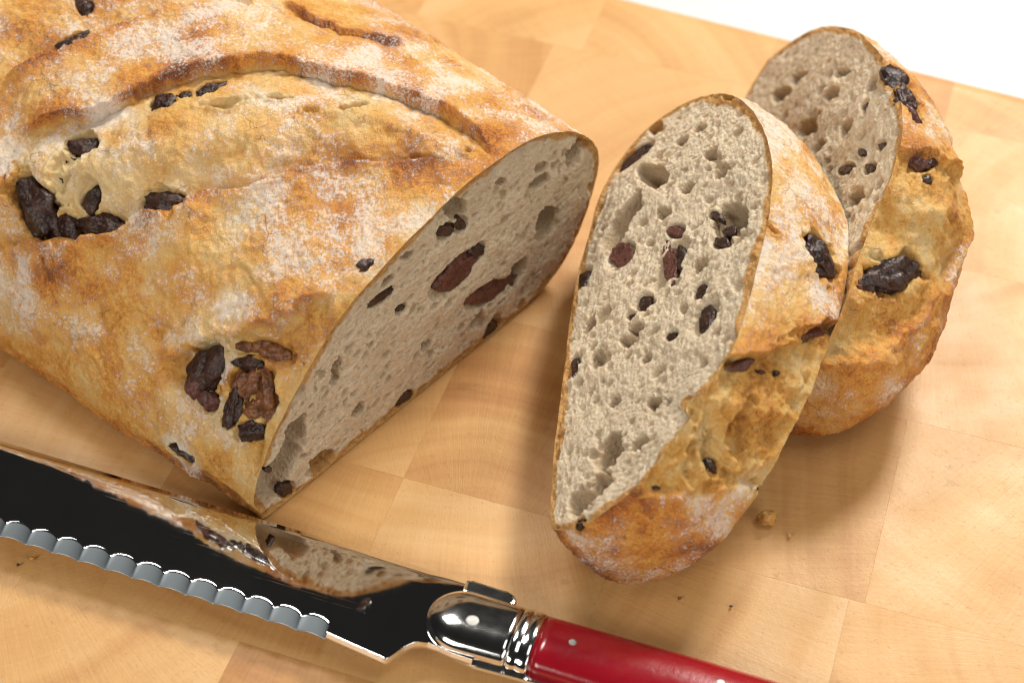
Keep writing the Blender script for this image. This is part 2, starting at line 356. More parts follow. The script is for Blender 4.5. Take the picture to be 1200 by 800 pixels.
ex = bmesh.ops.extrude_face_region(bm, geom=[fc])
for e_ in ex['geom']:
    if isinstance(e_, bmesh.types.BMVert): e_.co.z = .0002
bmesh.ops.recalc_face_normals(bm, faces=bm.faces); bm_obj('glue_core', bm, M_GLUE, board)
# =====================================================================  where the chocolate sits and where the crust tore (cm; axes, normal)
LINES = dict(
  A=[(9.57, 1.51), (8.43, 2.44), (7.76, 3.24), (7.63, 3.73), (7.48, 4.4), (6.81, 5.09), (5.8, 6.16), (4.76, 6.67), (4.24, 6.84), (3.53, 7.27), (2.59, 7.55), (1.76, 7.73), (0.98, 7.73), (0.2, 7.47)],
  B=[(8.11, -0.13), (7.25, 0.42), (6.43, 0.83), (5.56, 1.4), (5.43, 1.81), (4.56, 2.5), (4.22, 3.07), (3.52, 3.77), (3.01, 4.46), (2.43, 5.05), (1.7, 5.64), (0.7, 6.48), (0.2, 7.17)],
  C=[(10.82, 2.22), (10.2, 3.18), (9.78, 4.16), (9.35, 5.12), (8.5, 6.25), (7.74, 7.18)],
  T=[(7.19, 7.8), (6.39, 7.82), (5.46, 8.03), (4.85, 8.52), (4.32, 8.97)],
  D=[(3.16, 0.09), (2.62, 0.65), (1.84, 1.31), (1.32, 1.77), (0.8, 2.31), (0.38, 2.77)],
)
CHUNKS = dict(
  loaf=[
    ('d', (-10.868, 0.822, 3.815), (0.41, -0.024, 0.204), (0.289, -0.619, -0.311), (-0.396, -0.553, 0.733)),
    ('d', (-9.696, 1.649, 4.808), (0.311, -0.065, 0.057), (0.026, -0.279, -0.111), (-0.244, -0.378, 0.893)),
    ('d', (-10.129, 1.086, 4.359), (0.233, -0.098, 0.04), (-0.048, -0.287, -0.198), (-0.343, -0.493, 0.799)),
    ('d', (-9.831, 1.303, 4.602), (0.21, -0.051, 0.046), (0.015, -0.186, -0.09), (-0.294, -0.437, 0.85)),
    ('d', (-9.427, 0.503, 4.299), (0.231, -0.09, 0.045), (-0.037, -0.284, -0.198), (-0.35, -0.505, 0.789)),
    ('d', (-10.044, 0.111, 3.722), (0.259, -0.082, 0.079), (0.006, -0.217, -0.163), (-0.398, -0.559, 0.727)),
    ('d', (-9.085, -0.13, 4.036), (0.543, -0.192, 0.127), (-0.014, -0.187, -0.134), (-0.366, -0.525, 0.768)),
    ('d', (-7.715, -0.038, 4.627), (0.476, -0.174, 0.058), (-0.03, -0.249, -0.12), (-0.252, -0.394, 0.884)),
    ('d', (-7.875, 2.419, 5.41), (0.299, 0.061, 0.052), (0.096, -0.299, -0.062), (-0.121, -0.237, 0.964)),
    ('d', (-6.842, 2.701, 5.574), (0.374, 0.144, 0.06), (0.071, -0.188, -0.031), (-0.083, -0.194, 0.978)),
    ('d', (-7.456, 2.563, 5.49), (0.229, 0.028, 0.029), (0.04, -0.168, -0.032), (-0.097, -0.209, 0.973)),
    ('h', (-6.429, 2.019, 5.473), (0.463, 0.01, 0.044), (0.019, -0.119, -0.023), (-0.088, -0.201, 0.976)),
    ('h', (-5.139, 2.106, 5.599), (0.365, 0.011, 0.032), (0.014, -0.096, -0.018), (-0.079, -0.19, 0.979)),
    ('h', (-3.465, 1.758, 5.645), (0.363, 0.183, 0.04), (0.058, -0.163, -0.021), (-0.037, -0.142, 0.989)),
    ('h', (-4.475, 1.674, 5.568), (0.149, -0.076, -0.003), (-0.021, -0.087, -0.018), (-0.076, -0.188, 0.979)),
    ('d', (-10.278, 4.458, 5.607), (0.333, 0.154, 0.08), (0.081, -0.164, -0.03), (-0.123, -0.237, 0.964)),
    ('d', (-10.172, 5.513, 5.845), (0.208, -0.019, 0.014), (0.032, -0.238, -0.044), (-0.085, -0.194, 0.977)),
    ('d', (-6.694, -3.409, 2.742), (0.328, -0.159, 0.061), (-0.136, -0.299, -0.361), (-0.422, -0.614, 0.668)),
    ('p', (-6.898, -3.533, 2.49), (0.202, -0.064, 0.075), (-0.002, -0.184, -0.182), (-0.437, -0.631, 0.641)),
    ('p', (-6.578, -3.867, 2.373), (0.202, -0.066, 0.079), (-0.004, -0.15, -0.164), (-0.451, -0.653, 0.608)),
    ('b', (-5.801, -3.839, 2.905), (0.288, -0.12, 0.067), (-0.081, -0.299, -0.312), (-0.41, -0.604, 0.684)),
    ('b', (-5.373, -4.127, 2.907), (0.288, -0.066, 0.114), (0.046, -0.377, -0.306), (-0.408, -0.605, 0.684)),
    ('b', (-5.587, -4.304, 2.612), (0.331, -0.098, 0.118), (-0.001, -0.172, -0.162), (-0.421, -0.622, 0.661)),
    ('b', (-5.398, -3.365, 3.521), (0.533, -0.201, 0.12), (-0.03, -0.163, -0.141), (-0.379, -0.564, 0.734)),
    ('d', (-5.667, -3.546, 3.233), (0.347, -0.076, 0.13), (0.015, -0.116, -0.087), (-0.394, -0.583, 0.711)),
    ('d', (-5.69, -4.591, 2.246), (0.292, -0.064, 0.154), (0.034, -0.143, -0.136), (-0.456, -0.669, 0.587)),
    ('d', (-6.06, -4.16, 2.438), (0.156, -0.067, 0.041), (-0.081, -0.252, -0.316), (-0.441, -0.644, 0.626)),
    ('d', (-7.339, -4.178, 0.9), (0.284, -0.208, -0.031), (-0.084, 0.036, -0.171), (-0.579, -0.807, 0.112)),
    ('s', (-7.773, -2.458, 2.925), (0.288, -0.09, 0.099), (0, -0.181, -0.161), (-0.42, -0.603, 0.678)),
    ('d', (-10.232, 1.032, 4.278), (0.129, -0.038, 0.035), (0.005, -0.101, -0.064), (-0.359, -0.513, 0.78)),
    ('h', (-1.865, 0.431, 5.513), (0.373, -0.055, 0.006), (-0.005, -0.119, -0.017), (-0.036, -0.143, 0.989)),
    ('h', (-0.974, 0.713, 5.535), (0.094, 0.004, -0.004), (0.002, -0.106, -0.006), (0.042, -0.052, 0.998)),
  ],
  loafface=[
    ('p', (-1.286, -0.694, 3.009), (0.462, 0.511, 0.005), (0.119, 0.132, -0.376), (0.742, -0.671, 0)),
    ('d', (-0.755, -0.106, 3.126), (0.121, 0.133, 0.002), (0.079, 0.088, -0.24), (0.742, -0.671, 0)),
    ('p', (-0.6, 0.065, 1.571), (0.457, 0.506, -0.173), (0.063, 0.069, -0.253), (0.742, -0.671, 0)),
    ('d', (-0.453, 0.227, 0.056), (0.195, 0.216, -0.068), (0.11, 0.122, -0.428), (0.742, -0.671, 0)),
    ('d', (-2.779, -2.344, 3.997), (0.246, 0.272, -0.04), (0.031, 0.034, -0.126), (0.742, -0.671, 0)),
    ('d', (-1.431, -0.854, 4.505), (0.151, 0.167, -0.083), (0.032, 0.036, -0.182), (0.742, -0.671, 0)),
    ('d', (-1.107, -0.496, 4.364), (0.126, 0.14, -0.135), (-0.004, -0.004, -0.179), (0.742, -0.671, 0)),
    ('d', (-2.473, -2.007, 0.247), (0.17, 0.188, 0.024), (0.044, 0.049, -0.15), (0.742, -0.671, 0)),
    ('d', (-3.401, -3.032, -0.334), (0.114, 0.126, 0.004), (0.029, 0.032, -0.113), (0.742, -0.671, 0)),
    ('p', (-4.006, -3.701, -0.112), (0.069, 0.077, 0.092), (0.039, 0.044, -0.104), (0.742, -0.671, 0)),
    ('d', (-2.985, -2.573, 5.167), (0.117, 0.129, 0.016), (0.027, 0.03, -0.089), (0.742, -0.671, 0)),
    ('d', (-2.43, -1.959, 3.237), (0.098, 0.108, -0.06), (0.014, 0.015, -0.094), (0.742, -0.671, 0)),
    ('d', (-4.95, -4.745, 0.376), (0.095, 0.104, -0.214), (-0.068, -0.075, -0.165), (0.742, -0.671, 0)),
    ('d', (-5.191, -5.012, 1.426), (0.059, 0.065, -0.084), (-0.01, -0.011, -0.106), (0.742, -0.671, 0)),
  ],
  sliceface=[
    ('p', (3.461, -1.045, 3.747), (0.166, -0.153, 0.169), (-0.02, -0.618, 0.045), (-0.678, 0.075, 0.731)),
    ('p', (3.647, -0.102, 3.823), (0.144, -0.201, 0.154), (-0.029, -0.149, -0.011), (-0.678, 0.075, 0.731)),
    ('d', (3.653, -1.065, 3.927), (0.082, -0.072, 0.084), (-0.006, -0.4, 0.035), (-0.678, 0.075, 0.731)),
    ('p', (2.511, 0.258, 2.733), (0.19, -0.255, 0.202), (-0.053, -0.308, -0.018), (-0.678, 0.075, 0.731)),
    ('d', (4.009, -3.404, 4.497), (0.119, -0.142, 0.124), (-0.068, -0.382, -0.024), (-0.678, 0.075, 0.731)),
    ('d', (3.979, -2.505, 4.376), (0.104, 0.089, 0.087), (0.053, -0.141, 0.064), (-0.678, 0.075, 0.731)),
    ('d', (4.491, -1.378, 4.735), (0.133, -0.185, 0.143), (-0.029, -0.14, -0.013), (-0.678, 0.075, 0.731)),
    ('d', (4.451, -0.417, 4.6), (0.1, -0.229, 0.116), (-0.04, -0.062, -0.03), (-0.678, 0.075, 0.731)),
    ('d', (4.644, -1.161, 4.856), (0.122, -0.05, 0.118), (0.015, -0.154, 0.03), (-0.678, 0.075, 0.731)),
    ('d', (2.9, -1.819, 3.307), (0.092, -0.147, 0.1), (-0.064, -0.178, -0.041), (-0.678, 0.075, 0.731)),
    ('d', (1.634, 0.285, 1.918), (0.112, -0.128, 0.116), (-0.028, -0.308, 0.006), (-0.678, 0.075, 0.731)),
    ('d', (2.957, 3.505, 2.813), (0.406, 0.08, 0.368), (0.05, -0.196, 0.067), (-0.678, 0.075, 0.731)),
    ('d', (1.366, -2.528, 1.957), (0.071, -0.079, 0.074), (-0.038, -0.293, -0.006), (-0.678, 0.075, 0.731)),
    ('d', (3.364, -3.334, 3.891), (0.079, -0.074, 0.081), (-0.007, -0.101, 0.004), (-0.678, 0.075, 0.731)),
    ('h', (5.137, 3.468, 4.838), (0.147, -0.187, 0.155), (-0.017, -0.189, 0.004), (-0.678, 0.075, 0.731)),
    ('d', (2.64, -2.023, 3.086), (0.068, -0.065, 0.07), (-0.004, -0.081, 0.005), (-0.678, 0.075, 0.731)),
  ],
  slice=[
    ('d', (6.676, -1.638, 4.607), (0.203, 0.254, -0.117), (0.284, -0.228, -0.366), (0.69, -0.236, 0.684)),
    ('d', (6.943, -1.802, 4.252), (0.213, 0.172, -0.176), (-0.014, -0.175, -0.057), (0.733, -0.263, 0.628)),
    ('p', (6.174, -3.489, 4.142), (0.48, 0.374, -0.329), (0.02, -0.105, -0.095), (0.709, -0.395, 0.584)),
    ('d', (5.522, -4.016, 4.512), (0.158, 0.122, -0.081), (0.018, -0.049, -0.046), (0.639, -0.387, 0.665)),
    ('p', (4.732, -4.831, 4.646), (0.205, 0.147, -0.035), (0.047, -0.054, -0.08), (0.507, -0.546, 0.667)),
    ('d', (4.037, -6.491, 3.426), (0.145, 0.043, -0.056), (0.004, -0.092, -0.132), (0.423, -0.735, 0.53)),
    ('d', (5.091, -6.264, 2.418), (0.081, 0.043, -0.056), (0.005, -0.032, -0.074), (0.616, -0.707, 0.347)),
    ('h', (3.604, -6.521, 3.685), (0.141, 0.02, -0.057), (-0.047, -0.247, -0.284), (0.341, -0.736, 0.584)),
    ('h', (3.923, -6.386, 3.65), (0.071, 0.013, -0.035), (-0.056, -0.23, -0.25), (0.405, -0.716, 0.568)),
    ('h', (4.65, -5.797, 3.736), (0.295, 0.076, -0.208), (-0.136, -0.382, -0.32), (0.544, -0.644, 0.538)),
    ('h', (4.298, -6.473, 3.206), (0.334, 0.093, -0.209), (-0.018, -0.076, -0.095), (0.501, -0.722, 0.478)),
    ('d', (2.714, -7.009, 3.348), (0.203, 0.018, 0.005), (0.006, -0.027, -0.048), (0.064, -0.87, 0.488)),
    ('d', (1.363, -7.24, 2.371), (0.084, -0.024, 0.034), (0.002, -0.017, -0.094), (-0.334, -0.928, 0.163)),
    ('h', (3.698, -5.835, 4.401), (0.14, 0.02, -0.061), (-0.047, -0.198, -0.18), (0.373, -0.672, 0.64)),
    ('d', (5.15, -4.759, 4.352), (0.058, 0.028, -0.032), (-0, -0.04, -0.033), (0.592, -0.516, 0.619)),
    ('d', (5.507, -4.586, 4.126), (0.061, 0.034, -0.04), (-0, -0.04, -0.033), (0.654, -0.486, 0.58)),
    ('h', (5.463, -1.772, 5.502), (0.105, -0.059, -0.083), (-0.046, -0.066, 0.011), (0.525, -0.224, 0.821)),
  ],
  heelface=[
    ('d', (7.987, 1.926, 4.355), (0.049, -0.183, 0.118), (-0.022, -0.05, -0.029), (-0.861, 0.095, 0.5)),
    ('d', (7.703, 1.911, 3.87), (0.1, -0.165, 0.204), (-0.001, -0.139, 0.024), (-0.861, 0.095, 0.5)),
    ('d', (8.037, 1.145, 4.59), (0.068, -0.165, 0.149), (-0.018, -0.136, -0.005), (-0.861, 0.095, 0.5)),
    ('d', (8.292, 1.467, 4.968), (0.045, -0.111, 0.098), (-0.011, -0.082, -0.004), (-0.861, 0.095, 0.5)),
    ('d', (8.266, 3.328, 4.569), (0.047, -0.123, 0.104), (-0.012, -0.088, -0.003), (-0.861, 0.095, 0.5)),
  ],
  heel=[
    ('d', (8.881, 3.291, 5.389), (0.257, 0.179, -0.043), (0.067, -0.393, -0.078), (0.261, -0.144, 0.955)),
    ('d', (8.941, 2.418, 5.511), (0.202, 0.149, -0.019), (0.104, -0.334, -0.103), (0.247, -0.216, 0.945)),
    ('p', (9.082, 1.929, 5.475), (0.139, 0.099, -0.011), (0.096, -0.273, -0.106), (0.26, -0.267, 0.928)),
    ('p', (9.087, 0.656, 5.261), (0.298, 0.151, -0.074), (0.014, -0.148, -0.065), (0.384, -0.34, 0.858)),
    ('d', (9.305, 0.744, 5.182), (0.157, 0.075, -0.068), (-0.02, -0.171, -0.047), (0.49, -0.284, 0.824)),
    ('d', (8.366, -1.516, 3.907), (0.55, 0.202, -0.051), (0.065, -0.258, -0.204), (0.275, -0.553, 0.786)),
    ('d', (7.801, -1.91, 3.835), (0.149, 0.07, 0), (0.034, -0.089, -0.058), (0.219, -0.468, 0.856)),
    ('d', (9.198, 0.27, 5.03), (0.128, 0.047, -0.043), (-0.007, -0.091, -0.043), (0.421, -0.413, 0.808)),
    ('h', (9.879, 0.786, 4.685), (0.127, 0.102, -0.027), (0.138, -0.181, -0.208), (0.515, -0.446, 0.732)),
    ('p', (7.574, -1.86, 3.916), (0.116, 0.016, -0.016), (-0.005, -0.085, -0.044), (0.187, -0.461, 0.867)),
  ],
)
HOLES = dict(
  loafface=[
    ((-1.185, -0.582, 4.937), (0.182, 0.201, -0.288), (-0.086, -0.095, -0.222)),
    ((0.85, 1.668, 2.322), (0.295, 0.326, -0.17), (0.084, 0.093, -0.383)),
    ((0.122, 0.863, 1.526), (0.202, 0.223, 0.06), (0.131, 0.145, -0.334)),
    ((-4.69, -4.458, 1.79), (0.24, 0.266, -0.169), (0.045, 0.05, -0.481)),
    ((-5.106, -4.917, 1.093), (0.304, 0.336, -0.332), (0.003, 0.003, -0.731)),
    ((-4.235, -3.955, 0.401), (0.227, 0.251, -0.245), (0.005, 0.006, -0.252)),
    ((-3.688, -3.349, 5.032), (0.063, 0.07, 0.008), (0.067, 0.074, -0.236)),
    ((-3.438, -3.074, 1.13), (0.137, 0.152, -0.048), (0.034, 0.038, -0.175)),
    ((-3.736, -3.402, 2.958), (0.105, 0.116, 0.01), (0.052, 0.058, -0.195)),
    ((-3.794, -3.467, 2.612), (0.095, 0.104, -0.121), (-0.009, -0.01, -0.13)),
    ((-0.19, 0.518, 4.674), (0.114, 0.126, -0.116), (-0, -0, -0.103)),
    ((1.492, 2.378, 3.9), (0.147, 0.163, -0.177), (-0.041, -0.045, -0.327)),
    ((0.688, 1.488, 3.778), (0.209, 0.231, -0.052), (0.052, 0.058, -0.169)),
    ((-0.806, -0.163, 0.934), (0.137, 0.152, 0.008), (0.061, 0.068, -0.188)),
    ((-1.953, -1.432, 1.444), (0.116, 0.128, 0.008), (0.043, 0.048, -0.144)),
    ((-2.64, -2.191, 4.337), (0.119, 0.131, -0.031), (0.028, 0.031, -0.123)),
    ((0.254, 1.009, -0.647), (0.098, 0.108, 0.003), (0.069, 0.077, -0.205)),
    ((-2.192, -1.696, 4.613), (0.101, 0.111, -0.112), (-0.005, -0.006, -0.124)),
  ],
  sliceface=[
    ((2.578, 1.29, 2.689), (0.195, -0.257, 0.207), (-0.101, -0.708, -0.021)),
    ((3.335, 2.283, 3.289), (0.215, -0.492, 0.25), (-0.147, -0.236, -0.112)),
    ((4.704, -0.87, 4.881), (0.244, -0.443, 0.272), (-0.15, -0.394, -0.098)),
    ((2.007, -5.614, 2.867), (0.212, -0.169, 0.213), (-0.016, -0.398, 0.026)),
    ((2.499, -2.726, 3.028), (0.135, -0.124, 0.138), (-0.006, -0.131, 0.008)),
    ((2.688, -2.487, 3.178), (0.101, -0.094, 0.103), (-0.007, -0.132, 0.007)),
    ((1.776, -6.346, 2.728), (0.247, 0.011, 0.228), (0.067, -0.234, 0.086)),
    ((1.431, -6.556, 2.43), (0.231, -0.172, 0.231), (-0.009, -0.297, 0.022)),
    ((4.539, 1.752, 4.459), (0.115, -0.135, 0.12), (-0.012, -0.15, 0.004)),
    ((4.016, 2.874, 3.859), (0.104, -0.124, 0.109), (-0.011, -0.157, 0.006)),
    ((4.393, 2.933, 4.203), (0.102, -0.123, 0.107), (-0.01, -0.125, 0.004)),
    ((2.839, -3.574, 3.429), (0.081, -0.073, 0.083), (-0.007, -0.126, 0.006)),
    ((2.897, -4.914, 3.621), (0.138, -0.04, 0.132), (0.02, -0.135, 0.033)),
    ((2.165, -4.291, 2.878), (0.117, -0.099, 0.118), (-0.005, -0.124, 0.008)),
    ((1.874, -2.706, 2.446), (0.105, -0.094, 0.107), (-0.008, -0.212, 0.015)),
    ((2.566, -5.82, 3.406), (0.178, -0.021, 0.167), (0.028, -0.131, 0.039)),
    ((3.982, 1.094, 4.011), (0.117, -0.131, 0.122), (-0.011, -0.148, 0.005)),
    ((1.733, -1.451, 2.186), (0.09, -0.085, 0.092), (-0.007, -0.223, 0.016)),
    ((4.041, -1.693, 4.351), (0.126, -0.128, 0.13), (-0.012, -0.159, 0.005)),
    ((4.685, 0.934, 4.679), (0.096, -0.11, 0.1), (-0.015, -0.174, 0.004)),
    ((3.464, 0.714, 3.57), (0.137, -0.148, 0.142), (-0.009, -0.147, 0.007)),
    ((3.477, 4.046, 3.241), (0.127, -0.154, 0.134), (-0.01, -0.166, 0.008)),
  ],
  heelface=[
    ((7.307, 4.808, 2.636), (0.137, -0.28, 0.289), (-0.009, -0.26, 0.034)),
    ((7.378, 3.66, 2.978), (0.078, -0.193, 0.17), (-0.022, -0.183, -0.002)),
    ((7.388, 7.092, 2.341), (0.11, -0.303, 0.247), (-0.019, -0.172, -0)),
    ((7.029, 7.17, 1.708), (0.115, -0.308, 0.256), (-0.022, -0.208, 0.002)),
    ((7.841, 4.989, 3.522), (0.088, -0.237, 0.197), (-0.019, -0.157, -0.003)),
    ((7.876, 3.276, 3.907), (0.073, -0.186, 0.161), (-0.03, -0.237, -0.007)),
    ((7.706, 0.713, 4.102), (0.071, -0.163, 0.152), (-0.028, -0.216, -0.007)),
    ((8.065, 5.438, 3.822), (0.087, -0.24, 0.195), (-0.02, -0.159, -0.004)),
    ((8.426, 3.821, 4.751), (0.058, -0.157, 0.129), (-0.032, -0.237, -0.01)),
  ],
)
# =====================================================================  bread
rng = np.random.default_rng(7)
def ridged(P, size, octv=3, seed=0):
    s = 0; a = 1
    for o in range(octv): s = s+a*(.5-2*np.abs(perlin(P*(2.1**o/size)+seed*5.7, seed+o))); a *= .5
    return s
def carve(G, chunks, seed):
    """how far the crust sinks round each chunk or hole (m), and how much of that is torn dough"""
    P = G.reshape(-1, 3); dep = np.zeros(len(P)); torn = np.zeros(len(P)); ring = np.zeros(len(P))
    for kind, c, A, B, n in chunks:
        c, A, B, n = vec(*c)*CM, vec(*A)*CM, vec(*B)*CM, vec(*n)
        R = 2.2*max(np.linalg.norm(A), np.linalg.norm(B))
        idx = np.where(((P-c)**2).sum(1) < R*R)[0]
        if not len(idx): continue
        Q = P[idx]-c
        Mx = np.linalg.inv(np.c_[A, B, n]); uvw = Q@Mx.T
        wob = 1+.35*fbm(P[idx], .006, 2, seed)+.2*fbm(P[idx], .0022, 2, seed+3)
        r = np.hypot(uvw[:, 0], uvw[:, 1])*wob
        mn = min(np.linalg.norm(A), np.linalg.norm(B))
        if kind == 's': d = .0006*smooth(1.2, .3, r)
        elif kind == 'h': d = min(mn*1.1, .0045)*smooth(1.12, .55, r)
        else: d = min(mn*.85, .0036 if kind != 'b' else .0055)*smooth(1.45, .80, r)
        dep[idx] = np.maximum(dep[idx], d); torn[idx] = np.maximum(torn[idx], smooth(1.9, 1.0, r)*(.8 if kind != 's' else .2)); ring[idx] = np.maximum(ring[idx], np.exp(-((r-1.25)/.16)**2)*(.0006 if kind != 's' else .0002))
    s = G.shape[:2]
    return dep.reshape(s), torn.reshape(s), ring.reshape(s)
_ico = {}
def ico(sub):
    if sub not in _ico:
        bm = bmesh.new(); bmesh.ops.create_icosphere(bm, subdivisions=sub, radius=1)
        _ico[sub] = (np.array([v.co[:] for v in bm.verts]), np.array([[v.index for v in f.verts] for f in bm.faces])); bm.free()
    return _ico[sub]
def add_chunks(parent, chunks, base, on_face, seed):
    for i, (kind, c, A, B, n) in enumerate(chunks):
        if kind in 'hs': continue
        c, A, B, n = vec(*c)*CM, vec(*A)*CM, vec(*B)*CM, vec(*n)
        a, b = np.linalg.norm(A), np.linalg.norm(B); mn = min(a, b); V, F = ico(4 if max(a, b) > .0035 else 3)
        o = vec(seed*3.1+i*1.7, i*.9, seed)
        d = 1+.42*fbm(V+o, 1.0, 2, seed+i)+.10*fbm(V+o, .33, 2, seed+i+9)
        # a broken lump: a few random planes cut it flat
        V2 = V*d[:, None]; r2 = np.random.default_rng(seed*100+i)
        for k in range(3):
            pn = r2.normal(size=3); pn /= np.linalg.norm(pn); lim = r2.uniform(.55, .9)
            ex = np.maximum(V2@pn-lim, 0); V2 = V2-ex[:, None]*pn*.85
        V2 = V2+V*(.10*fbm(V+o, .42, 2, seed+i+21)+.16*ridged(V+o, .75, 2, seed+i+22))[:, None]
        if on_face:
            t = max(.0012, mn*.7); z = np.minimum(V2[:, 2], .5+.05*fbm(V2+o, .3, 2, seed)); P = c+V2[:, :1]*A*1.15+V2[:, 1:2]*B*1.15+n*((z-.5)*t-.0003)[:, None]
        else:
            t = max(.0012, min(mn*.75, .0034)); P = c+V2[:, :1]*A*1.12+V2[:, 1:2]*B*1.12+n*(V2[:, 2:3]*t-(.0016 if kind != 'b' else .0034))
        mesh_obj('chocolate_chunk', P, F, M_CHOC[kind], parent, base=base)
def crumb_face(name, parent, base, loop, frame, line, holes, chunks, seed, steps=150, fine=1., lean=.6, rimw=.30):
    """the cut face: boundary loop (world), frame (O,e1,e2,n), centre line (ua,ub,vc) in cm; bubbles are real hollows"""
    O, e1, e2, n = frame; r = np.random.default_rng(seed)
    u, v = (loop-O)@e1/CM, (loop-O)@e2/CM
    cu, cv = np.clip(u, line[0], line[1]), np.full_like(v, line[2])
    k = (1-np.linspace(0, 1, steps)**1.05)[:, None]
    U, V = cu+(u-cu)*k, cv+(v-cv)*k
    edge = np.hypot(u-cu, v-cv)*(1-k)                                # distance from the crust, cm
    # depth map
    RES = 80.; u0, v0 = u.min()-.3, v.min()-.3; w, h = int((u.max()-u0+.3)*RES), int((v.max()-v0+.3)*RES)
    D = np.zeros((h, w)); S = np.zeros((h, w)); M = np.zeros((h, w))
    def punch(pu, pv, a, b, th, depth, hard=2., wobble=0., T=None):
        R = max(a, b)*1.4; x0, x1 = int((pu-R-u0)*RES), int((pu+R-u0)*RES)+2; y0, y1 = int((pv-R-v0)*RES), int((pv+R-v0)*RES)+2
        x0, y0 = max(x0, 0), max(y0, 0); x1, y1 = min(x1, w), min(y1, h)
        if x1 <= x0 or y1 <= y0: return
        X, Y = np.meshgrid(np.arange(x0, x1)/RES+u0-pu, np.arange(y0, y1)/RES+v0-pv)
        c, s = cos(th), sin(th); p, q = (X*c+Y*s)/a, (-X*s+Y*c)/b
        rr = np.hypot(p, q)
        if wobble:
            ph = np.arctan2(q, p); rr = rr*(1+wobble*(np.sin(2*ph+pu*9)+.7*np.sin(3*ph+pv*7)+.5*np.sin(5*ph+pu*5)+.3*np.sin(9*ph+pv*11)))
        d = depth*np.power(np.clip(1-rr**hard, 0, 1), .5)
        if T is not None: T[y0:y1, x0:x1] = np.maximum(T[y0:y1, x0:x1], smooth(1.35, 1., rr)); return
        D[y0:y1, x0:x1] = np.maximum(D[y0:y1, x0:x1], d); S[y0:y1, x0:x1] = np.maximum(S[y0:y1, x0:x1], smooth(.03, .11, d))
    for num, lo, hi in ((int(7500*fine), .016, .038), (int(1500*fine), .038, .08), (int(190*fine), .085, .15), (int(18*fine), .15, .24)):
        for _ in range(num):
            a = r.uniform(lo, hi)*r.uniform(.8, 1.25); b = a*r.uniform(.45, .95)
            punch(r.uniform(u.min(), u.max()), r.uniform(v.min(), v.max()), a, b, lean+r.normal(0, .55), a*r.uniform(.55, 1.15), 2., .06)
    for c, A, B in holes:
        c, A, B = vec(*c)*CM-O, vec(*A)*CM, vec(*B)*CM
        a2, b2 = np.array([A@e1, A@e2])/CM, np.array([B@e1, B@e2])/CM
        la, lb = np.linalg.norm(a2), np.linalg.norm(b2)
        punch(c@e1/CM, c@e2/CM, la*1.08, lb*1.08, atan2(a2[1], a2[0]), min(1.7*min(la, lb)+.15, .9), 2.4, .10)
        for _ in range(6):
            t = r.uniform(0, 2*pi); punch(c@e1/CM+la*.9*cos(t), c@e2/CM+lb*.9*sin(t), min(la, lb)*.4, min(la, lb)*.28, t, min(la, lb)*.4, 2., .1)
    for kind, c, A, B, nn in chunks:
        c, A, B = vec(*c)*CM-O, vec(*A)*CM, vec(*B)*CM
        a2, b2 = np.array([A@e1, A@e2])/CM, np.array([B@e1, B@e2])/CM
        punch(c@e1/CM, c@e2/CM, np.linalg.norm(a2)*1.15+.03, np.linalg.norm(b2)*1.15+.03, atan2(a2[1], a2[0]), .16, 4., .05)
        punch(c@e1/CM, c@e2/CM, np.linalg.norm(a2)*1.15+.03, np.linalg.norm(b2)*1.15+.03, atan2(a2[1], a2[0]), 1, 2., .0, M)
    xi, yi = (U-u0)*RES, (V-v0)*RES
    x0, y0 = np.clip(xi.astype(int), 0, w-2), np.clip(yi.astype(int), 0, h-2); fx, fy = xi-x0, yi-y0
    bil = lambda T: (T[y0, x0]*(1-fx)+T[y0, x0+1]*fx)*(1-fy)+(T[y0+1, x0]*(1-fx)+T[y0+1, x0+1]*fx)*fy
    d, s, mk = bil(D), bil(S), bil(M)
    P0 = O+(U[..., None]*e1+V[..., None]*e2)*CM
    P0[0] = loop
    soft = smooth(0, .10, edge)
    rough = .00014*fbm(P0, .0016, 3, seed)+.0005*fbm(P0, .009, 2, seed+5)+.0007*fbm(P0, .028, 2, seed+6)
    off = -(d*CM*np.clip(soft*1.3, 0, 1)) + rough*soft*(1-mk)
    P = P0+off[..., None]*n
    rim = smooth(rimw, .06, edge+.08*fbm(P0, .008, 2, seed+8)-.14*np.maximum(fbm(P0, .03, 2, seed+9), 0))
    F = grid_faces(*U.shape)[:, ::-1] if np.dot(np.cross(loop[10]-loop[0], P0[5, 0]-loop[0]), n) > 0 else grid_faces(*U.shape)
    return mesh_obj(name, P, F, M_CRUMB, parent, dict(rim=rim, pit=s), base=base)

